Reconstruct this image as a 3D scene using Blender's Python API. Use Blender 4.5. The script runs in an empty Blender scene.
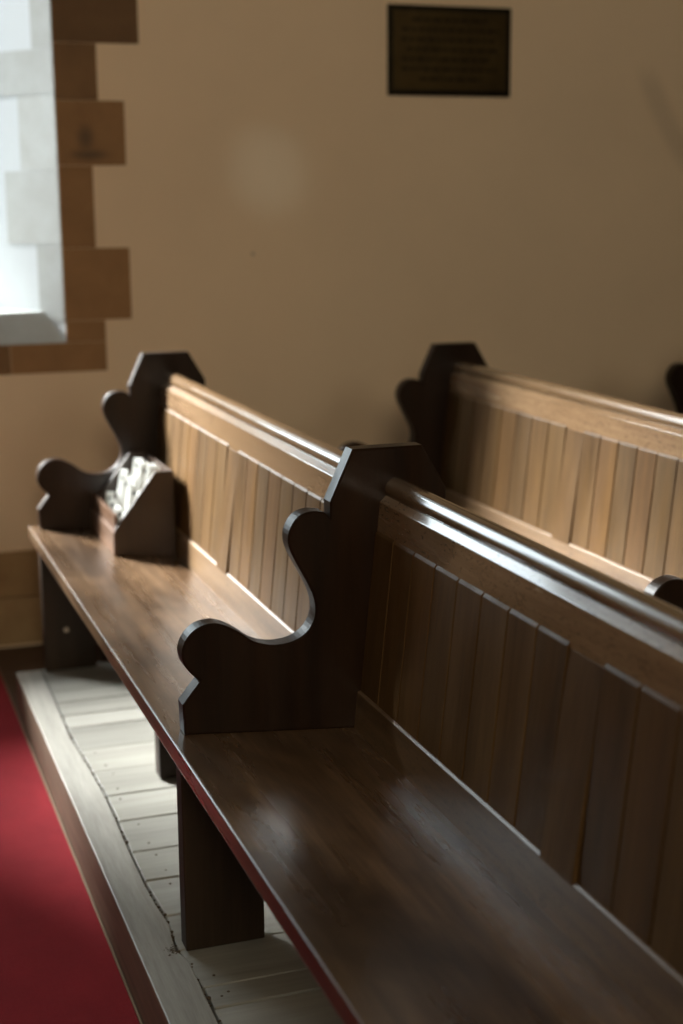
import bpy, bmesh, math, random
from mathutils import Vector, Matrix
random.seed(7)
scene = bpy.context.scene
COL = scene.collection

# ------------------------------------------------------------------ materials
def new_mat(name):
    m = bpy.data.materials.new(name); m.use_nodes = True
    nt = m.node_tree; nt.nodes.clear()
    out = nt.nodes.new('ShaderNodeOutputMaterial')
    b = nt.nodes.new('ShaderNodeBsdfPrincipled')
    nt.links.new(b.outputs[0], out.inputs[0])
    return m, nt, b

class NT:
    """small helper for wiring nodes"""
    def __init__(s, nt): s.nt = nt
    def n(s, t, **k):
        x = s.nt.nodes.new(t)
        for a, v in k.items(): setattr(x, a, v)
        return x
    def put(s, sock, v):
        if isinstance(v, bpy.types.NodeSocket): s.nt.links.new(v, sock)
        elif isinstance(v, (tuple, list)) and sock.type == 'RGBA': sock.default_value = (*v, 1) if len(v) == 3 else v
        else: sock.default_value = v
    def coord(s, scale=(1, 1, 1), kind='Object', rot=(0, 0, 0)):
        c = s.n('ShaderNodeTexCoord'); m = s.n('ShaderNodeMapping')
        m.inputs['Scale'].default_value = scale; m.inputs['Rotation'].default_value = rot
        s.nt.links.new(c.outputs[kind], m.inputs[0]); return m.outputs[0]
    def noise(s, vec, scale, detail=4, rough=.55, dist=0):
        x = s.n('ShaderNodeTexNoise'); s.put(x.inputs['Vector'], vec)
        x.inputs['Scale'].default_value = scale; x.inputs['Detail'].default_value = detail
        x.inputs['Roughness'].default_value = rough; x.inputs['Distortion'].default_value = dist
        return x.outputs[0]
    def ramp(s, fac, stops):
        r = s.n('ShaderNodeValToRGB'); e = r.color_ramp.elements
        while len(e) < len(stops): e.new(.5)
        for el, (p, c) in zip(e, stops): el.position = p; el.color = (*c, 1)
        s.put(r.inputs[0], fac); return r.outputs[0]
    def mix(s, fac, a, b, mode='MIX'):
        x = s.n('ShaderNodeMix', data_type='RGBA', blend_type=mode)
        s.put(x.inputs[0], fac); s.put(x.inputs[6], a); s.put(x.inputs[7], b); return x.outputs[2]
    def math(s, op, a, b=0, clamp=False):
        x = s.n('ShaderNodeMath', operation=op, use_clamp=clamp)
        s.put(x.inputs[0], a); s.put(x.inputs[1], b); return x.outputs[0]
    def mrange(s, v, a, b, c, d, smooth=False):
        x = s.n('ShaderNodeMapRange')
        if smooth: x.interpolation_type = 'SMOOTHSTEP'
        s.put(x.inputs[0], v)
        for i, q in enumerate((a, b, c, d)): x.inputs[1 + i].default_value = q
        return x.outputs[0]
    def bump(s, h, strength, dist=.002):
        x = s.n('ShaderNodeBump'); x.inputs['Strength'].default_value = strength
        x.inputs['Distance'].default_value = dist; s.put(x.inputs['Height'], h); return x.outputs[0]

def wood(name, lo, hi, axis, rough=.35, grain=1.0, coat=0.0, fleck=0.0, blot=0.0, use_tint=False, bump=.25, spec=.5, rings=0.0):
    m, nt, b = new_mat(name); N = NT(nt)
    sl = {'X': (.07, 1, 1), 'Y': (1, .07, 1), 'Z': (1, 1, .07)}[axis]
    v = N.coord(sl)
    big = N.noise(v, 9 * grain, 3, .5, 1.2)
    fib = N.noise(v, 110 * grain, 5, .65, .2)
    mid = N.noise(v, 34 * grain, 4, .6, .6)
    f = N.math('ADD', N.math('MULTIPLY', big, .5), N.math('ADD', N.math('MULTIPLY', fib, .28), N.math('MULTIPLY', mid, .34)))
    col = N.ramp(f, [(.36, lo), (.74, hi)])
    if fleck:   # medullary ray flecks of quarter-sawn oak
        sf = {'X': (.35, 1, 1), 'Y': (1, .35, 1), 'Z': (1, 1, .35)}[axis]
        fl = N.noise(N.coord(sf, rot=(.35, 0, 0)), 115, 2, .5, 1.6)
        col = N.mix(N.math('MULTIPLY', N.mrange(fl, .55, .66, 0, 1), fleck), col, tuple(c * .35 for c in lo))
    if blot:
        bl = N.noise(N.coord((1, .6, 1)), 3.6, 5, .6, .5)
        col = N.mix(N.math('MULTIPLY', N.mrange(bl, .42, .66, 0, 1), blot), col, tuple(c * .45 for c in lo))
    if rings:   # long cathedral figure of a flat-sawn board
        w = N.n('ShaderNodeTexWave', wave_type='BANDS', bands_direction='X' if axis != 'X' else 'Y')
        N.put(w.inputs['Vector'], N.coord({'X': (.10, 1, 1), 'Y': (1, .10, 1), 'Z': (1, 1, .10)}[axis]))
        w.inputs['Scale'].default_value = 7; w.inputs['Distortion'].default_value = 12
        w.inputs['Detail'].default_value = 3; w.inputs['Detail Scale'].default_value = 1.2
        col = N.mix(N.math('MULTIPLY', N.mrange(w.outputs[1], .1, .75, 1, 0), rings), col, tuple(c * .6 for c in lo))
    if use_tint:
        a = N.n('ShaderNodeAttribute', attribute_name='tint')
        col = N.mix(1.0, col, a.outputs['Color'], 'MULTIPLY')
    N.put(b.inputs['Base Color'], col)
    rr = N.mrange(N.noise(N.coord(sl), 16, 4), .3, .7, rough - .07, rough + .09)
    N.put(b.inputs['Roughness'], rr)
    b.inputs['Specular IOR Level'].default_value = spec
    if coat:
        b.inputs['Coat Weight'].default_value = coat; b.inputs['Coat Roughness'].default_value = .1 if coat > .5 else .2
    N.put(b.inputs['Normal'], N.bump(f, bump, .0015))
    return m

def plaster(name, col, rough=.75, marks=False):
    m, nt, b = new_mat(name); N = NT(nt)
    v = N.coord()
    n1 = N.noise(v, 1.6, 5, .6); n2 = N.noise(v, 60, 4, .6)
    c = N.mix(N.mrange(n1, .3, .7, 0, .5), col, tuple(x * .86 for x in col))
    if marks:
        # a faint darker curved band at the right, and one small dark spot
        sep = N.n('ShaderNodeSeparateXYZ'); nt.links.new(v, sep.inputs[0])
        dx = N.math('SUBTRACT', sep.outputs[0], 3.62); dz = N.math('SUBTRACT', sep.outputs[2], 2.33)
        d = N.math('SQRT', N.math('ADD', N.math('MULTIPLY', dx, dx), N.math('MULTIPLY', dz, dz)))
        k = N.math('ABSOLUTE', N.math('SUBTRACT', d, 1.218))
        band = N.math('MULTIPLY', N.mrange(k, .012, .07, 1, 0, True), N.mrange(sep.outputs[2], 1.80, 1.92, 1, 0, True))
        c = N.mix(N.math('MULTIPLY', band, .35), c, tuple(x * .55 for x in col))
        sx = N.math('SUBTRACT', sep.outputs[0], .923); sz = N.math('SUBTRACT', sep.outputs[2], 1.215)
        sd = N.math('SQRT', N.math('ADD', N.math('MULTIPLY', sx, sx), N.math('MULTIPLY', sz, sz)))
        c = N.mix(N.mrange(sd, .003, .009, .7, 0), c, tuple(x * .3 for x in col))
    N.put(b.inputs['Base Color'], c); b.inputs['Roughness'].default_value = rough
    N.put(b.inputs['Normal'], N.bump(N.math('ADD', n2, n1), .12, .003))
    return m

def stone(name, a_, b_, rough=.8, smudge=False):
    m, nt, b = new_mat(name); N = NT(nt)
    v = N.coord()
    c = N.mix(N.mrange(N.noise(v, 7, 6, .65, .4), .3, .7, 0, 1), a_, b_)
    a = N.n('ShaderNodeAttribute', attribute_name='tint')
    c = N.mix(1.0, c, a.outputs['Color'], 'MULTIPLY')
    if smudge:
        sep = N.n('ShaderNodeSeparateXYZ'); nt.links.new(v, sep.inputs[0])
        g = None
        for cx, cz, rx, rz in ((.355, 1.555, .075, .022), (.345, 1.61, .035, .05)):
            dx = N.math('DIVIDE', N.math('SUBTRACT', sep.outputs[0], cx), rx)
            dz = N.math('DIVIDE', N.math('SUBTRACT', sep.outputs[2], cz), rz)
            d = N.math('SQRT', N.math('ADD', N.math('MULTIPLY', dx, dx), N.math('MULTIPLY', dz, dz)))
            k = N.mrange(d, .1, 1.3, .62, 0, True)
            g = k if g is None else N.math('MAXIMUM', g, k)
        c = N.mix(g, c, (.05, .04, .03))
    N.put(b.inputs['Base Color'], c); b.inputs['Roughness'].default_value = rough
    N.put(b.inputs['Normal'], N.bump(N.noise(v, 40, 5, .6), .3, .003))
    return m

def plain(name, col, rough=.5, metal=0.0):
    m, nt, b = new_mat(name); N = NT(nt)
    c = N.mix(N.mrange(N.noise(N.coord(), 30, 3), .3, .7, 0, 1), col, tuple(x * .85 for x in col))
    N.put(b.inputs['Base Color'], c)
    b.inputs['Roughness'].default_value = rough; b.inputs['Metallic'].default_value = metal
    return m

OAK_LO, OAK_HI = (.075, .040, .018), (.25, .155, .078)
M = {}
M['seat'] = wood('seat_oak', (.046, .023, .0105), (.23, .140, .078), 'Y', .29, 1.4, .35, 0, .8, rings=.17)
M['rail'] = wood('rail_oak', (.09, .05, .023), (.24, .15, .08), 'Y', .18, 1, 1.0)
M['fascia'] = wood('fascia_oak', (.13, .072, .035), (.31, .195, .108), 'Y', .2, 1, 1.0, .4)
M['lowrail'] = wood('lower_rail_oak', (.085, .047, .022), (.22, .135, .07), 'Y', .34, 1, .15, .3)
M['slat'] = wood('slat_oak', (.066, .033, .0112), (.160, .088, .034), 'Z', .44, 1, 0, 0, 0, True, .2, .15)
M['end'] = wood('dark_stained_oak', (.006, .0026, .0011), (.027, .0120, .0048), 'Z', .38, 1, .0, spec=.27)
M['leg'] = wood('leg_oak', (.015, .009, .005), (.046, .027, .0145), 'Z', .6, 1, spec=.25)
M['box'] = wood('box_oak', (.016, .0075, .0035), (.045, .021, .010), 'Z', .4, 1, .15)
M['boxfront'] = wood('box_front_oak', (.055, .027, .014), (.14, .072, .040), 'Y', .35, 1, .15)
M['deck'] = wood('worn_deck_boards', (.23, .218, .192), (.41, .395, .355), 'X', .5, .7, 0, 0, 0, True, .35)
M['kerb'] = wood('worn_kerb_beam', (.23, .214, .185), (.44, .422, .375), 'Y', .5, 2.2, 0, 0, 0, False, .4)
M['kerbface'] = wood('brown_kerb_side', (.10, .062, .038), (.23, .155, .105), 'Y', .55, 1.5, 0, 0, .3, False, .4)
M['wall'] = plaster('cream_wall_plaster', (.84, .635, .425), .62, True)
M['jamb'] = plaster('white_limewash', (.60, .63, .65), .8)
M['room'] = plaster('dim_room_plaster', (.11, .08, .055), .8)
M['stone'] = stone('brown_sandstone', (.37, .20, .085), (.28, .148, .062), .8, True)
M['palestone'] = stone('pale_sandstone', (.50, .52, .51), (.42, .42, .40), .8)
M['plinth'] = stone('ochre_plinth_stone', (.42, .28, .14), (.30, .185, .088), .8)
M['floor'] = stone('brown_floor_tile', (.10, .055, .03), (.06, .032, .018), .6)
M['brass'] = None
M['card'] = plain('white_card', (.72, .73, .69), .7)
M['pink'] = plain('pink_card', (.55, .30, .24), .6)
M['hole'] = plain('dark_mark', (.03, .035, .03), .7)
M['peg'] = plain('pale_peg_wood', (.62, .52, .40), .5)
M['lead'] = plain('dark_window_frame', (.05, .05, .05), .6)
M['dirt'] = plain('gap_dirt', (.09, .062, .036), .95)
M['binding'] = plain('pale_carpet_binding', (.30, .22, .14), .85)

def carpet_mat():
    m, nt, b = new_mat('red_carpet_pile'); N = NT(nt)
    v = N.coord()
    f = N.noise(v, 420, 3, .7); g = N.noise(v, 7, 4, .6)
    c = N.mix(N.mrange(f, .3, .7, 0, 1), (.25, .009, .016), (.40, .023, .036))
    c = N.mix(N.mrange(g, .35, .65, 0, .3), c, (.16, .004, .012))
    N.put(b.inputs['Base Color'], c); b.inputs['Roughness'].default_value = .95
    b.inputs['Specular IOR Level'].default_value = .15
    b.inputs['Sheen Weight'].default_value = .05
    N.put(b.inputs['Normal'], N.bump(f, .8, .004))
    return m
M['carpet'] = carpet_mat()

def brass_mat(name, base, rough):
    m, nt, b = new_mat(name); N = NT(nt)
    v = N.coord()
    c = N.mix(N.mrange(N.noise(v, 9, 4, .6), .3, .7, 0, 1), base, tuple(x * .6 for x in base))
    N.put(b.inputs['Base Color'], c); b.inputs['Metallic'].default_value = .85
    b.inputs['Roughness'].default_value = rough
    return m
M['brass'] = brass_mat('tarnished_bronze', (.085, .052, .016), .42)
M['brassframe'] = brass_mat('dark_bronze', (.022, .016, .007), .5)

def glass_mat(name='clear_window_glass', tint=(.96, .98, .98, 1)):
    m = bpy.data.materials.new(name); m.use_nodes = True
    nt = m.node_tree; nt.nodes.clear()
    o = nt.nodes.new('ShaderNodeOutputMaterial'); mx = nt.nodes.new('ShaderNodeMixShader')
    t = nt.nodes.new('ShaderNodeBsdfTransparent'); g = nt.nodes.new('ShaderNodeBsdfGlossy')
    t.inputs[0].default_value = tint; g.inputs['Roughness'].default_value = .05
    mx.inputs[0].default_value = .06
    nt.links.new(t.outputs[0], mx.inputs[1]); nt.links.new(g.outputs[0], mx.inputs[2]); nt.links.new(mx.outputs[0], o.inputs[0])
    return m
M['glass'] = glass_mat()
M['fill_tint'] = glass_mat('fill_tint_glass', (.55, .525, .48, 1))  # tint added to the unseen front panes to dim and warm the fill

# ------------------------------------------------------------------ mesh helpers
def link(name, bm, mat, parent=None, smooth=False, bevel=0, bseg=2):
    bmesh.ops.recalc_face_normals(bm, faces=bm.faces)
    me = bpy.data.meshes.new(name); bm.to_mesh(me); bm.free()
    o = bpy.data.objects.new(name, me); COL.objects.link(o)
    me.materials.append(mat)
    if parent: o.parent = parent
    if smooth:
        for p in me.polygons: p.use_smooth = True
    if bevel:
        b = o.modifiers.new('bevel', 'BEVEL'); b.width = bevel; b.segments = bseg
        b.limit_method = 'ANGLE'; b.angle_limit = math.radians(35)
    return o

def tag(o, label, cat, group=None):
    o['label'] = label; o['category'] = cat
    if group: o['group'] = group
    return o

def struct(o):
    o['kind'] = 'structure'; return o

def empty(name, loc=(0, 0, 0)):
    o = bpy.data.objects.new(name, None); o.empty_display_size = .05
    COL.objects.link(o); o.location = loc; return o

def hexa(bm, c, tint=None):
    """solid from 8 corners: bottom ring of 4 then top ring of 4"""
    v = [bm.verts.new(p) for p in c]
    fs = [bm.faces.new([v[i] for i in q]) for q in ((3, 2, 1, 0), (4, 5, 6, 7), (0, 1, 5, 4), (1, 2, 6, 5), (2, 3, 7, 6), (3, 0, 4, 7))]
    if tint is not None:
        L = bm.loops.layers.color.get('tint') or bm.loops.layers.color.new('tint')
        t = (*tint, 1) if not isinstance(tint, float) else (tint, tint, tint, 1)
        for f in fs:
            for l in f.loops: l[L] = t
    return fs

def box(bm, x0, x1, y0, y1, z0, z1, tint=None):
    return hexa(bm, [(x0, y0, z0), (x1, y0, z0), (x1, y1, z0), (x0, y1, z0), (x0, y0, z1), (x1, y0, z1), (x1, y1, z1), (x0, y1, z1)], tint)

def prism_y(bm, prof, y0, y1, ch=0.0):
    """closed XZ outline run along Y, edges of both end faces chamfered by ch"""
    n = len(prof)
    area = sum(prof[i][0] * prof[(i + 1) % n][1] - prof[(i + 1) % n][0] * prof[i][1] for i in range(n))
    if area < 0: prof = prof[::-1]
    def inset(d):
        out = []
        for i in range(n):
            p0, p1, p2 = Vector(prof[i - 1]), Vector(prof[i]), Vector(prof[(i + 1) % n])
            e1 = (p1 - p0).normalized(); e2 = (p2 - p1).normalized()
            n1 = Vector((-e1.y, e1.x)); n2 = Vector((-e2.y, e2.x))
            b = (n1 + n2)
            if b.length < 1e-6: b = n1
            b.normalize(); k = d / max(.5, b.dot(n1))
            out.append(p1 + b * k)
        return out
    rings = []
    if ch:
        ins = inset(ch)
        for y, pts in ((y0, ins), (y0 + ch, prof), (y1 - ch, prof), (y1, ins)):
            rings.append([bm.verts.new((p[0], y, p[1])) for p in pts])
    else:
        for y in (y0, y1): rings.append([bm.verts.new((p[0], y, p[1])) for p in prof])
    for a, b in zip(rings, rings[1:]):
        for i in range(n): bm.faces.new((a[i], a[(i + 1) % n], b[(i + 1) % n], b[i]))
    bm.faces.new(rings[0]); bm.faces.new(rings[-1][::-1])

def spline(pts, sub=4):
    """Catmull-Rom through open list of points"""
    out = []
    P = [pts[0]] + list(pts) + [pts[-1]]
    for i in range(1, len(P) - 2):
        p0, p1, p2, p3 = (Vector(P[j]) for j in (i - 1, i, i + 1, i + 2))
        for s in range(sub):
            t = s / sub
            out.append(.5 * ((2 * p1) + (p2 - p0) * t + (2 * p0 - 5 * p1 + 4 * p2 - p3) * t * t + (3 * p1 - p0 - 3 * p2 + p3) * t ** 3))
    out.append(Vector(P[-2])); return [tuple(p) for p in out]

# ------------------------------------------------------------------ the pew
SLOPE = .084
def seat_z(x): return .45 - SLOPE * x
BX, BZ, K = .357, .42, .10
_k = math.sqrt(1 + K * K)
def bk(v, w):
    """point of the raked back: v up along the rake, w backwards from the lower rail's face -> (x, z)"""
    return (BX + (v * K + w) / _k, BZ + (v - w * K) / _k)
def vz(z, w=0.0): return (z - BZ) * _k + w * K
YF, YM, YN = 1.838, 0.0, -1.838           # near faces of far end, middle divider, near end
TH = .042
V_LOW = vz(.495); V_FB = vz(.793, .010); V_FT = vz(.856, .010)

def end_outline():
    scroll_up = spline([(.305, .836), (.296, .846), (.284, .850), (.263, .851), (.243, .843), (.229, .825), (.223, .803), (.228, .779), (.241, .752),
                        (.259, .718), (.271, .690), (.275, .664), (.270, .642), (.256, .622), (.232, .609), (.205, .605), (.178, .608), (.152, .618),
                        (.130, .635), (.106, .650), (.084, .658), (.062, .657), (.042, .648), (.026, .630), (.019, .606), (.024, .584), (.036, .567), (.051, .553)], 3)
    low = [(.050, .545), (.034, .526), (.018, .506), (.020, seat_z(.02))]
    top = [(.496, .957), (.358, .957), (.314, .862), (.305, .836)]
    scroll_up = [(x + .009, z - .004) for x, z in scroll_up]
    low = [(x + .009, z) for x, z in low]
    right = [(.36, seat_z(.36)), (.36, .0015), (.546, .0015), (.546, .872)]
    return low + right + top[:-1] + scroll_up

def make_pew():
    root = empty('church_pew', (0, 0, 0))
    bm = bmesh.new()
    prof = [(0, .411), (0, .45), (.40, .45 - .4 * SLOPE), (.40, .411 - .4 * SLOPE)]
    prism_y(bm, prof, -1.885, 1.890)
    link('seat', bm, M['seat'], root, bevel=.0045, bseg=3)
    out = end_outline()
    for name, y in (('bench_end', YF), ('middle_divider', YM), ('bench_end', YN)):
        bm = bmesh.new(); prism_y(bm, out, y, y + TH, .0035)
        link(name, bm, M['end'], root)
    # legs under the front of the seat
    for (x0, x1, y0, y1) in ((.025, .180, 1.842, 1.884), (.026, .182, .030, .074), (.165, .32, .885, .935), (.025, .180, -1.83, -1.79), (.165, .32, -.95, -.90)):
        bm = bmesh.new()
        hexa(bm, [(x0, y0, .0015), (x1, y0, .0015), (x1, y1, .0015), (x0, y1, .0015)] + [(x, y, .412 - SLOPE * x) for x, y in ((x0, y0), (x1, y0), (x1, y1), (x0, y1))])
        lg = link('leg', bm, M['leg'], root, bevel=.003)
        if y0 > 1.5:
            bm = bmesh.new()
            bmesh.ops.create_cone(bm, cap_ends=True, segments=20, radius1=.0085, radius2=.0075, depth=.008, matrix=Matrix.Translation((.092, 1.841, .128)) @ Matrix.Rotation(math.pi / 2, 4, 'X'))
            pg = link('peg', bm, M['peg'], lg); pg['label'] = 'pale round wooden peg'
    bm = bmesh.new()
    hexa(bm, [(.20, 1.886, .0015), (.355, 1.886, .0015), (.355, 1.91, .0015), (.20, 1.91, .0015)] + [(x, y, .40 - SLOPE * x) for x, y in ((.20, 1.886), (.355, 1.886), (.355, 1.91), (.20, 1.91))])
    link('rear_leg', bm, M['leg'], root, bevel=.003)
    # the raked back of each bay
    bays = ((YM + TH, YF, .955, 1.050), (YN + TH, YM, -.852, -.756))
    for (y0, y1, s0, s1) in bays:
        # round top rail
        bm = bmesh.new(); cx, cz, r = .443, .8778, .0216
        ring = [(cx + r * math.cos(a), cz + r * math.sin(a)) for a in [i * math.tau / 72 for i in range(72)]]
        prism_y(bm, ring, y0, y1)
        o = link('top_rail', bm, M['rail'], root)
        # fascia with a bevelled top under the rail
        bm = bmesh.new()
        a = bk(V_FT, .010); b_ = (a[0] + .0125, a[1] + .0125)
        prism_y(bm, [bk(V_FB, .010), a, b_, (b_[0] + .004, b_[1] - .008), (b_[0] + .026, b_[1] - .008), bk(V_FB, .042)], y0, y1)
        link('upper_rail', bm, M['fascia'], root, bevel=.0015)
        # lower rail, then the boards either side of a tapering stile
        bm = bmesh.new()
        prism_y(bm, [bk(-.02, 0), bk(V_LOW - .0045, 0), bk(V_LOW, .0045), bk(V_LOW, .03), bk(-.02, .03)], y0, y1)
        link('lower_rail', bm, M['lowrail'], root, bevel=.001)
        for (a0, a1) in ((y0, s0), (s1, y1)):
            # boarded panel: one board after another with open V joints
            bm = bmesh.new(); n = max(1, round((a1 - a0) / .0955)); w = (a1 - a0) / n
            for i in range(n):
                p, q_ = a0 + i * w + .0022, a0 + (i + 1) * w - .0022
                t = random.uniform(.86, 1.0); hue = random.uniform(-.02, .02)
                tint = (t * (1 + hue), t, t * (1 - hue))
                vb, vt = V_LOW - .01, V_FB + .004
                front, back = .0055, .018
                P = lambda v, w_, y: (bk(v, w_)[0], y, bk(v, w_)[1])
                hexa(bm, [P(vb, front, p), P(vb, back, p), P(vb, back, q_), P(vb, front, q_), P(vt, front + .0005, p), P(vt + .016, back, p), P(vt + .016, back, q_), P(vt, front + .0005, q_)], tint)
            link('slat_panel', bm, M['slat'], root, bevel=.0009, bseg=1)
        bm = bmesh.new()
        P = lambda v, w_, y: (bk(v, w_)[0], y, bk(v, w_)[1])
        vb, vt = V_LOW - .007, V_FB + .002
        hexa(bm, [P(vb, -.0005, s0), P(vb, .03, s0), P(vb, .03, s1), P(vb, -.0005, s1), P(vt, .009, s0), P(vt, .03, s0), P(vt, .03, s1), P(vt, .009, s1)], (.95, .95, .95))
        link('stile', bm, M['slat'], root, bevel=.001, bseg=1)
        # plain backing board behind the slats
        bm = bmesh.new()
        prism_y(bm, [bk(V_LOW - .03, .0185), bk(V_FB + .02, .0185), bk(V_FB + .02, .03), bk(V_LOW - .03, .03)], y0, y1)
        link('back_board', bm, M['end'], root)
    return root

def copy_tree(o, parent=None):
    c = o.copy(); COL.objects.link(c)
    if parent: c.parent = parent
    for ch in list(o.children): copy_tree(ch, c)
    return c

D = .948
pew = make_pew()
pew2 = copy_tree(pew); pew2.location = (.947 + 1.84 * math.sin(.010), -.005, 0); pew2.rotation_euler = (0, 0, .010); pew2.scale = (1, 1, .990)
pew3 = copy_tree(pew); pew3.location = (2 * D + .04, -.01, -.0)
G = 'oak pews in rows on the boarded platform'
tag(pew, 'front oak pew along the red carpet, with the wooden box on its seat', 'pew', G)
tag(pew2, 'second oak pew, directly behind the front pew, its sunlit boarded back facing us', 'pew', G)
tag(pew3, 'hindmost pew at the right edge, only a dark scroll of its bench end showing', 'pew', G)

# ------------------------------------------------------------------ the box of cards on the seat
bx = empty('wooden_box', (.26, 1.64, seat_z(.26)))
tag(bx, 'small brown wooden slope-topped box of white cards on the front pew seat', 'box')
def bpart(name, bm, mat, bevel=.0015):
    for v in bm.verts: v.co -= Vector(bx.location)
    return link(name, bm, mat, bx, bevel=bevel)
X0, X1, T = .186, .3555, .011
def side(y):
    bm = bmesh.new()
    prism_y(bm, [(X0, seat_z(X0) + .001), (X0, .512), (.303, .666), (X1, .666), (X1, seat_z(X1) + .001)], y, y + T); return bm
bpart('side_panel', side(1.470), M['box']); bpart('side_panel', side(1.818), M['box'])
bm = bmesh.new(); box(bm, X0 - .006, X0 + .008, 1.4705, 1.8285, seat_z(X0 - .006) + .0015, .503); bpart('front_panel', bm, M['boxfront'])
bm = bmesh.new(); box(bm, X0 + .001, X0 + .010, 1.481, 1.818, .503, .548); bpart('front_lip', bm, M['boxfront'])
bm = bmesh.new(); box(bm, X1 - .009, X1, 1.481, 1.818, seat_z(X1) + .002, .664); bpart('back_panel', bm, M['box'])
bm = bmesh.new()
prism_y(bm, [(X0 + .0105, seat_z(X0) + .002), (X0 + .0105, .470), (.2365, .470), (.2365, .515), (.2785, .515), (.2785, .565), (X1 - .0095, .565), (X1 - .0095, seat_z(X1) + .002)], 1.4815, 1.8175)
bpart('stepped_base', bm, M['box'], 0)

def card(x, y, z, w, h, lean, yaw, roll, mat, label, t=.006, mark=True):
    o = empty('card', (x, y, z))
    tag(o, label, 'card', 'white cards standing in the wooden box')
    o.rotation_euler = (roll, lean, yaw)
    bm = bmesh.new(); box(bm, -t / 2, t / 2, -w / 2, w / 2, 0, h)
    link('sheet', bm, mat, o, bevel=.001, bseg=1)
    if mark:
        bm = bmesh.new()
        bmesh.ops.create_cone(bm, cap_ends=True, segments=14, radius1=.0062, radius2=.0062, depth=.001, matrix=Matrix.Translation((-t / 2 - .0003, 0, h * .76)) @ Matrix.Rotation(math.pi / 2, 4, 'Y'))
        link('dark_mark', bm, M['hole'], o)
    return o
ordn = ['nearest the bench end', 'second from the bench end', 'third from the bench end', 'second from us', 'nearest us']
for x, z, h, w, rn, ys in ((.2145, .4715, .090, .028, 'front', (1.762, 1.70, 1.64, 1.58, 1.52)),
                        (.2535, .5165, .104, .031, 'middle', (1.752, 1.69, 1.63, 1.57, 1.51)),
                        (.298, .5665, .106, .033, 'back', (1.745, 1.682, 1.62, 1.56, 1.505))):
    for i, y in enumerate(ys):
        card(x, y, z + .001, w, h + random.uniform(-.020, .010), math.radians(random.uniform(14, 19)), math.radians(random.uniform(26, 52)), 0,
             M['card'], 'white dotted card in the %s row of the box, %s' % (rn, ordn[i]))


# ------------------------------------------------------------------ the platform
S = .129
plat = empty('wooden_platform', (0, 0, -S - .01))
tag(plat, 'low worn grey boarded platform carrying the pews beside the red carpet', 'platform')
def ppart(name, bm, mat, **k):
    for v in bm.verts: v.co -= Vector(plat.location)
    return link(name, bm, mat, plat, **k)
joints = [1.885, 1.66, 1.55, 1.439, 1.331, 1.158, 1.0, .838, .678, .506, .358, .19, .045, -.101, -.177, -.33, -.50, -.66]
while joints[-1] > -2.6: joints.append(joints[-1] - random.uniform(.14, .17))
gap = [(-2.6, .020), (-.9, .020), (-.232, .021), (-.08, .023), (.001, .024), (.047, .010), (.10, .014), (.148, .021), (.25, .014), (.337, .011), (.516, .013), (.68, .017), (.839, .020), (1.0, .016), (1.084, .013), (1.256, .005), (1.419, .008), (1.6, .012), (1.878, .014)]
def gap_x(y):
    for (ya, xa), (yb, xb) in zip(gap, gap[1:]):
        if ya <= y <= yb: return xa + (xb - xa) * (y - ya) / (yb - ya)
    return gap[-1][1]
bm = bmesh.new()
for a, b_ in zip(joints, joints[1:]):
    t = random.uniform(.88, 1.0); g = .0018; tilt = random.uniform(-.0012, .0012)
    e0, e1 = gap_x(b_ + g) + .0042 + random.uniform(0, .002), gap_x(a - g) + .0042 + random.uniform(0, .002)
    hexa(bm, [(e0, b_ + g, -.035), (3.2, b_ + g, -.035), (3.2, a - g, -.035), (e1, a - g, -.035),
              (e0, b_ + g, -.0015 + tilt), (3.2, b_ + g, -.0015), (3.2, a - g, -.0015), (e1, a - g, -.0015 - tilt)], (t, t, t * .99))
ppart('deck_boards', bm, M['deck'], bevel=.0018, bseg=1)
# kerb beam with a wavering inner edge
bm = bmesh.new()
Lr = []
for y, x in gap:
    Lr.append([bm.verts.new(p) for p in ((-.062, y, -S - .01), (-.062, y, 0), (x, y, 0), (x, y, -S - .01))])
for a, b_ in zip(Lr, Lr[1:]):
    for i in range(4): bm.faces.new((a[i], a[(i + 1) % 4], b_[(i + 1) % 4], b_[i]))
bm.faces.new(Lr[0]); bm.faces.new(Lr[-1][::-1])
kb = ppart('kerb_beam', bm, M['kerb'], bevel=.004); kb.data.materials.append(M['kerbface'])
for p in kb.data.polygons:
    if abs(p.normal.x) > .9 and p.center.x < -.03: p.material_index = 1
bm = bmesh.new(); box(bm, .0, 3.2, -2.6, 1.870, -S - .01, -.036); ppart('frame', bm, M['leg'])
# debris caught in the joint between kerb and boards
bm = bmesh.new()
for i in range(90):
    y = random.uniform(-.25, 1.45)
    xs = [x for (yy, x) in gap if abs(yy - y) < .2] or [.015]
    ga = sorted(gap); 
    for (ya, xa), (yb, xb) in zip(ga, ga[1:]):
        if ya <= y <= yb: gx = xa + (xb - xa) * (y - ya) / (yb - ya)
    r = random.uniform(.0015, .004)
    bmesh.ops.create_icosphere(bm, subdivisions=1, radius=r, matrix=Matrix.Translation((gx + random.uniform(-.001, .005), y, -.002 + random.uniform(-.002, .001))))
for i in range(70):
    r = random.uniform(.0007, .0026)
    bmesh.ops.create_icosphere(bm, subdivisions=1, radius=r, matrix=Matrix.Translation((.002 + random.gauss(0, .006), .047 + random.gauss(0, .009), .0)) @ Matrix.Diagonal((1, 1, .35, 1)))
o = ppart('grit', bm, M['dirt']); o['kind'] = 'stuff'
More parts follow.
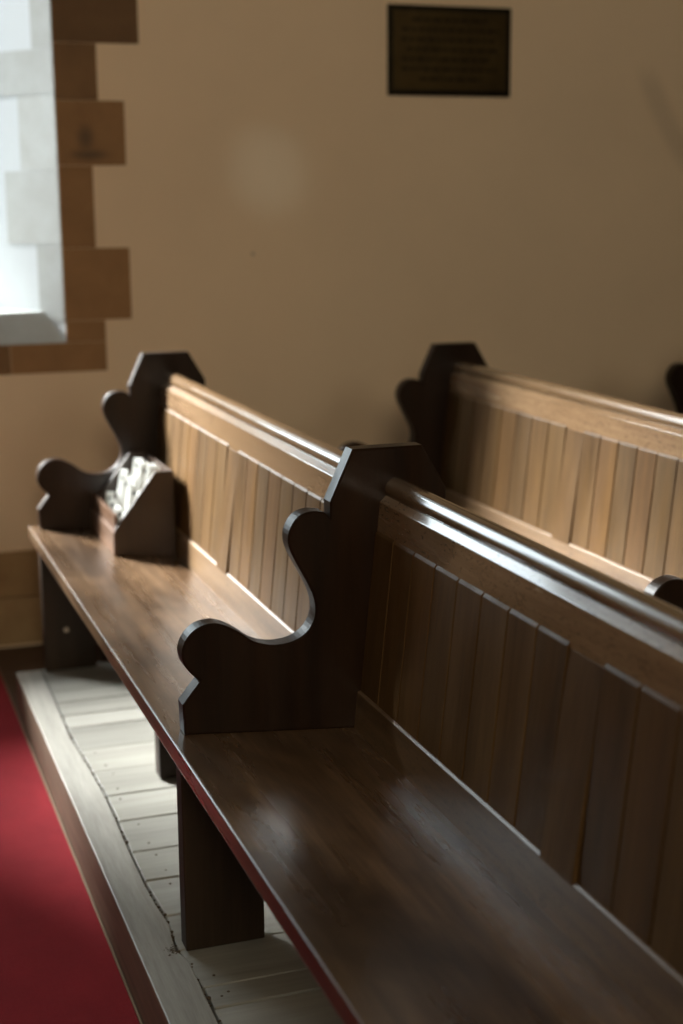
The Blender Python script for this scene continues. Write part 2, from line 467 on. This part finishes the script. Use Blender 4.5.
# nail heads in the boards that show
for a, b_ in zip(joints, joints[1:]):
    if a > 1.2 or b_ < -.2: continue
    for yy in (a - .03, b_ + .035):
        bm = bmesh.new()
        bmesh.ops.create_cone(bm, cap_ends=True, segments=10, radius1=.0028, radius2=.0028, depth=.0012, matrix=Matrix.Translation((.052 + random.uniform(-.008, .02), yy, -.0015)))
        if yy > .1 or yy < 0: ppart('nail', bm, M['dirt'])
        else: bm.free()

# ------------------------------------------------------------------ carpet
ct = empty('red_carpet', (0, 0, -.139))
tag(ct, 'red carpet runner on the floor along the pew platform', 'carpet')
bm = bmesh.new(); box(bm, -1.9, -.068, -3.0, 2.45, 0, .010)
link('pile', bm, M['carpet'], ct, bevel=.003)
bm = bmesh.new(); box(bm, -.068, -.0635, -3.0, 2.45, 0, .0105)
link('edge_binding', bm, M['binding'], ct, bevel=.002)

# ------------------------------------------------------------------ room
YW = 2.6
FL = -.139
def sbox(name, mat, *a):
    bm = bmesh.new(); box(bm, *a, (1., 1., 1.)); return struct(link(name, bm, mat))
XL, XR, YFr, ZC = -3.6, 6.5, -5.2, 4.4
sbox('floor', M['floor'], XL - .3, XR + .3, YFr - .3, YW + .02, FL - .2, FL)
sbox('ceiling', M['room'], XL - .3, XR + .3, YFr - .3, YW + 1.0, ZC, ZC + .2)
# openings: back wall window (seen), two unseen fill windows added in the front wall
WX0, WX1, WZ0, WZ1 = -1.95, .25, .926, 3.25       # inner face of the opening
DEP = .85
GX0, GX1, GZ0, GZ1 = WX0 + .5 * DEP * .4, WX1 - .7 * DEP, 1.035, 3.05   # at the glass
def wall_with_splayed_hole():
    bm = bmesh.new()
    a = [bm.verts.new(p) for p in ((XL - .3, YW, FL - .2), (XR + .3, YW, FL - .2), (XR + .3, YW, ZC + .01), (XL - .3, YW, ZC + .01))]
    h = [bm.verts.new(p) for p in ((WX0, YW, WZ0), (WX1, YW, WZ0), (WX1, YW, WZ1), (WX0, YW, WZ1))]
    yb = YW + DEP
    a2 = [bm.verts.new((v.co.x, yb, v.co.z)) for v in a]
    h2 = [bm.verts.new(p) for p in ((GX0, yb, WZ0), (GX1, yb, WZ0), (GX1, yb, GZ1), (GX0, yb, GZ1))]
    for i in range(4):
        j = (i + 1) % 4
        bm.faces.new((a[i], a[j], h[j], h[i])); bm.faces.new((a2[j], a2[i], h2[i], h2[j])); bm.faces.new((a[j], a[i], a2[i], a2[j]))
        f = bm.faces.new((h[i], h[j], h2[j], h2[i])); f.material_index = 1
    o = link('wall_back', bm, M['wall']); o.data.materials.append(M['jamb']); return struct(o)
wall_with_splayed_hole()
# sloping sill inside the opening
bm = bmesh.new()
v = [(WX0, YW + .004, WZ0 - .01), (WX1, YW + .004, WZ0 - .01), (WX1, YW + .004, WZ0), (WX0, YW + .004, WZ0), (WX0, YW + .08, 1.030), (WX1, YW + .08, 1.030), (WX0, YW + DEP, 1.035), (WX1, YW + DEP, 1.035), (WX0, YW + DEP, WZ0 - .01), (WX1, YW + DEP, WZ0 - .01)]
v = [bm.verts.new(p) for p in v]
for f in ((0, 1, 2, 3), (3, 2, 5, 4), (4, 5, 7, 6), (6, 7, 9, 8), (8, 9, 1, 0), (1, 9, 7, 5, 2), (0, 3, 4, 6, 8)): bm.faces.new([v[i] for i in f])
Lc = bm.loops.layers.color.new('tint')
for f in bm.faces:
    for l in f.loops: l[Lc] = (1, 1, 1, 1)
struct(link('trim_1', bm, M['palestone'], bevel=.004))
# quoins of the surround on the wall face
bm = bmesh.new()
q = [(2.36, 2.13, .38, .8), (2.13, 1.918, .537, .72), (1.916, 1.734, .392, .82), (1.732, 1.521, .480, .95), (1.519, 1.247, .365, .97), (1.245, 1.002, .480, 1.1), (1.0, .928, .387, .98)]
zz = 2.36
for n_, xx in enumerate((.52, .39, .50, .38)): q.insert(0, (zz + .24, zz + .002, xx, .9)); zz += .24
for z1, z0, xr, t in q:
    box(bm, WX1 if z0 > .9 else .06, xr, YW - .004, YW + .01, z0, z1, (t, t, t))
    xl = WX0 - (xr - WX1)
    box(bm, xl, WX0, YW - .004, YW + .01, z0, z1, (t, t, t))
for x0, x1, t in ((-.62, .058, .82), (-1.3, -.622, 1.), (WX0, -1.302, .9)): box(bm, x0, x1, YW - .004, YW + .01, .826, WZ0, (t, t, t))
box(bm, .06, .387, YW - .004, YW + .01, .826, WZ0, (.98, .98, .98))
for k in range(4): box(bm, WX0 + k * .55, WX0 + (k + 1) * .55 - .002, YW - .004, YW + .01, WZ1, WZ1 + .25, (.95, .95, .95))
struct(link('trim_2', bm, M['stone']))
# dressed stones on the splayed jambs
bm = bmesh.new()
js = [(3.22, 3.15, .2), (3.148, 2.952, .14), (2.95, 2.665, .14), (2.66, 2.4, .21), (2.398, 2.16, .14), (2.158, 1.902, .080), (1.90, 1.755, .30), (1.753, 1.506, .146), (1.504, 1.26, .214), (1.258, 1.0, .098)]
for n_, (z1, z0, t) in enumerate(js):
    c = random.uniform(.9, 1.05)
    for sx, s0, kk in ((WX1, -1, .7), (WX0, 1, .2)):
        P = lambda tt, off: (sx + s0 * kk * tt + s0 * off, YW + tt)
        a0, b0 = P(.001, .003), P(t, .003); a1, b1 = P(.001, -.006), P(t, -.006)
        hexa(bm, [(*a0, z0), (*b0, z0), (*b1, z0), (*a1, z0), (*a0, z1), (*b0, z1), (*b1, z1), (*a1, z1)], (c, c, c))
struct(link('trim_3', bm, M['palestone']))
# the window: frame, mullion, glass
wn = struct(empty('window_1', ((GX0 + GX1) / 2, YW + DEP - .06, GZ0)))
def wpart(name, bm, mat):
    for v in bm.verts: v.co -= Vector(wn.location)
    return link(name, bm, mat, wn)
yg = YW + DEP - .06
bm = bmesh.new(); cxm = (GX0 + GX1) / 2
for b6 in ((GX0 - .03, GX0 + .04, GZ0, GZ1 + .03), (GX1 - .04, GX1 + .03, GZ0, GZ1 + .03), (cxm - .018, cxm + .018, GZ0, GZ1)): box(bm, b6[0], b6[1], yg - .03, yg + .03, b6[2], b6[3])
box(bm, GX0, GX1, yg - .03, yg + .03, GZ0, GZ0 + .05); box(bm, GX0, GX1, yg - .03, yg + .03, GZ1 - .05, GZ1 + .02)
wpart('frame', bm, M['lead'])
for a, b_ in ((GX0 + .04, cxm - .018), (cxm + .018, GX1 - .04)):
    bm = bmesh.new(); box(bm, a, b_, yg - .003, yg + .003, GZ0 + .05, GZ1 - .05); wpart('pane', bm, M['glass'])
# front wall with unseen openings added for fill light; side walls closed
def wall_holes(name, mat, axis, c0, c1, lo, hi, holes):
    """wall slab between c0 and c1 on its axis, spanning lo..hi along, with rectangular holes [(a0,a1,z0,z1)] in order"""
    bm = bmesh.new()
    def B(a0, a1, z0, z1):
        if axis == 'Y': box(bm, a0, a1, c0, c1, z0, z1)
        else: box(bm, c0, c1, a0, a1, z0, z1)
    cur = lo
    for a0, a1, z0, z1 in holes:
        B(cur, a0, FL - .2, ZC + .01); B(a0, a1, FL - .2, z0); B(a0, a1, z1, ZC + .01); cur = a1
    B(cur, hi, FL - .2, ZC + .01)
    return struct(link(name, bm, mat))
FH = [(-1.8, -.4, 2.3, 4.0), (1.6, 3.0, 2.5, 4.1)]
RH = []
wall_holes('wall_front', M['room'], 'Y', YFr - .3, YFr, XL - .3, XR + .3, FH)
wall_holes('wall_left', M['room'], 'X', XL - .3, XL, YFr - .3, YW + .02, [])
wall_holes('wall_right', M['room'], 'X', XR, XR + .3, YFr - .3, YW + .02, RH)
for k, (a0, a1, z0, z1) in enumerate(FH):
    w = struct(empty('window_%d' % (k + 2), ((a0 + a1) / 2, YFr - .2, z0)))
    bm = bmesh.new(); box(bm, -(a1 - a0) / 2, (a1 - a0) / 2, -.003, .003, 0, z1 - z0); link('pane', bm, M['fill_tint'], w)
# stone plinth along the foot of the back wall
bm = bmesh.new()
xs = [XL, -2.2, -1.1, .35, 1.5, 2.6, 4.2, XR]
for a, b_ in zip(xs, xs[1:]):
    t = random.uniform(.9, 1.05)
    box(bm, a, b_ - .003, YW - .012, YW + .01, .046, .208, (t, t * .98, t * .95)); t = random.uniform(.95, 1.1)
    box(bm, a, b_ - .003, YW - .014, YW + .01, FL + .012, .043, (t, t, t))
struct(link('baseboard_back', bm, M['plinth'], bevel=.003))

# ------------------------------------------------------------------ wall plaque
pq = empty('wall_plaque', (1.674, YW, 1.765))
tag(pq, 'dark bronze memorial plaque on the cream wall above the pews', 'plaque')
bm = bmesh.new(); box(bm, -.241, .241, -.012, 0, 0, .312); link('frame', bm, M['brassframe'], pq, bevel=.003)
bm = bmesh.new(); box(bm, -.220, .220, -.0145, -.011, .020, .292); link('plate', bm, M['brass'], pq, bevel=.001)
for i, (x0, x1) in enumerate(((-.15, .15), (-.19, .19), (-.19, .17), (-.17, .19), (-.19, .15), (-.19, .18), (-.12, .12))):
    z = .262 - i * .034; x = x0; bm = bmesh.new()
    while x < x1:
        w_ = random.uniform(.012, .04); e = min(x + w_, x1)
        box(bm, x, e, -.0152, -.014, z - .005, z + .005); x = e + .009
    link('inscription_line', bm, M['brassframe'], pq)

# ------------------------------------------------------------------ light
world = bpy.data.worlds.new('overcast_sky'); scene.world = world; world.use_nodes = True
bg = world.node_tree.nodes['Background']; bg.inputs[0].default_value = (.86, .95, 1.0, 1); bg.inputs[1].default_value = SKY = 8.5
def area(name, loc, rot, sx, sy, power=0, col=(1, 1, 1), portal=False):
    l = bpy.data.lights.new(name, 'AREA'); l.shape = 'RECTANGLE'; l.size = sx; l.size_y = sy; l.energy = power; l.color = col
    if portal: l.cycles.is_portal = True
    o = bpy.data.objects.new(name, l); COL.objects.link(o); o.location = loc; o.rotation_euler = rot; return o
area('window_daylight', ((GX0 + GX1) / 2, YW + DEP + .02, (GZ0 + GZ1) / 2), (-math.pi / 2, 0, 0), GX1 - GX0, GZ1 - GZ0, portal=True)
for k, (a0, a1, z0, z1) in enumerate(FH):
    area('front_fill', ((a0 + a1) / 2, YFr - .26, (z0 + z1) / 2), (math.pi / 2, 0, 0), a1 - a0, z1 - z0, (430, 70)[k], (1.0, .94, .82))  # fill lamps added outside the unseen front openings to brighten the back wall

# low sun behind thin cloud, coming in through the window of the back wall
sl = bpy.data.lights.new('hazy_sun', 'SUN'); sl.energy = 42.0; sl.angle = math.radians(17); sl.color = (1.0, .985, .965)
so = bpy.data.objects.new('hazy_sun', sl); COL.objects.link(so)
AZ, EL = math.radians(52), math.radians(33)
dv = Vector((math.cos(AZ) * math.cos(EL), -math.sin(AZ) * math.cos(EL), -math.sin(EL)))
so.rotation_euler = dv.to_track_quat('-Z', 'Y').to_euler(); so.location = (-2, 5, 4)

# unseen spot added only to put a small glow on the back wall
gl = bpy.data.lights.new('glow_spot', 'SPOT'); gl.energy = 130; gl.spot_size = math.radians(2.7); gl.spot_blend = 1.0; gl.color = (.62, .88, 1.0); gl.shadow_soft_size = .03
go = bpy.data.objects.new('glow_spot', gl); COL.objects.link(go); go.location = (-1.0, -4.6, 4.1)
go.rotation_euler = (Vector((.985, 2.6, 1.50)) - go.location).to_track_quat('-Z', 'Y').to_euler()

# ------------------------------------------------------------------ camera
cam = bpy.data.cameras.new('camera'); co = bpy.data.objects.new('camera', cam); COL.objects.link(co)
a, b_, r = math.radians(19.3546), math.radians(12.0623), math.radians(-.4269)
F = Vector((math.sin(a) * math.cos(b_), math.cos(a) * math.cos(b_), -math.sin(b_)))
R = Vector((math.cos(a), -math.sin(a), 0)); U = R.cross(F)
R, U = R * math.cos(r) + U * math.sin(r), U * math.cos(r) - R * math.sin(r)
m = Matrix((R, U, -F)).transposed().to_4x4(); m.translation = Vector((-.5401, -2.4924, 1.4067))
co.matrix_world = m
cam.sensor_fit = 'VERTICAL'; cam.sensor_height = 36; cam.lens = 1469.3 / 1024 * 36
cam.dof.use_dof = True; cam.dof.focus_distance = 2.62; cam.dof.aperture_fstop = 2.3
cam.clip_start = .05
scene.camera = co
scene.view_settings.view_transform = 'Standard'; scene.view_settings.look = 'None'
scene.view_settings.gamma = 1; scene.view_settings.use_curve_mapping = False
scene.view_settings.exposure = 0.0
scene.cycles.use_denoising = True
scene.cycles.caustics_reflective = False; scene.cycles.caustics_refractive = False
scene.cycles.max_bounces = 12; scene.cycles.diffuse_bounces = 6; scene.cycles.glossy_bounces = 4; scene.cycles.transparent_max_bounces = 12
scene.cycles.sample_clamp_indirect = 6.0
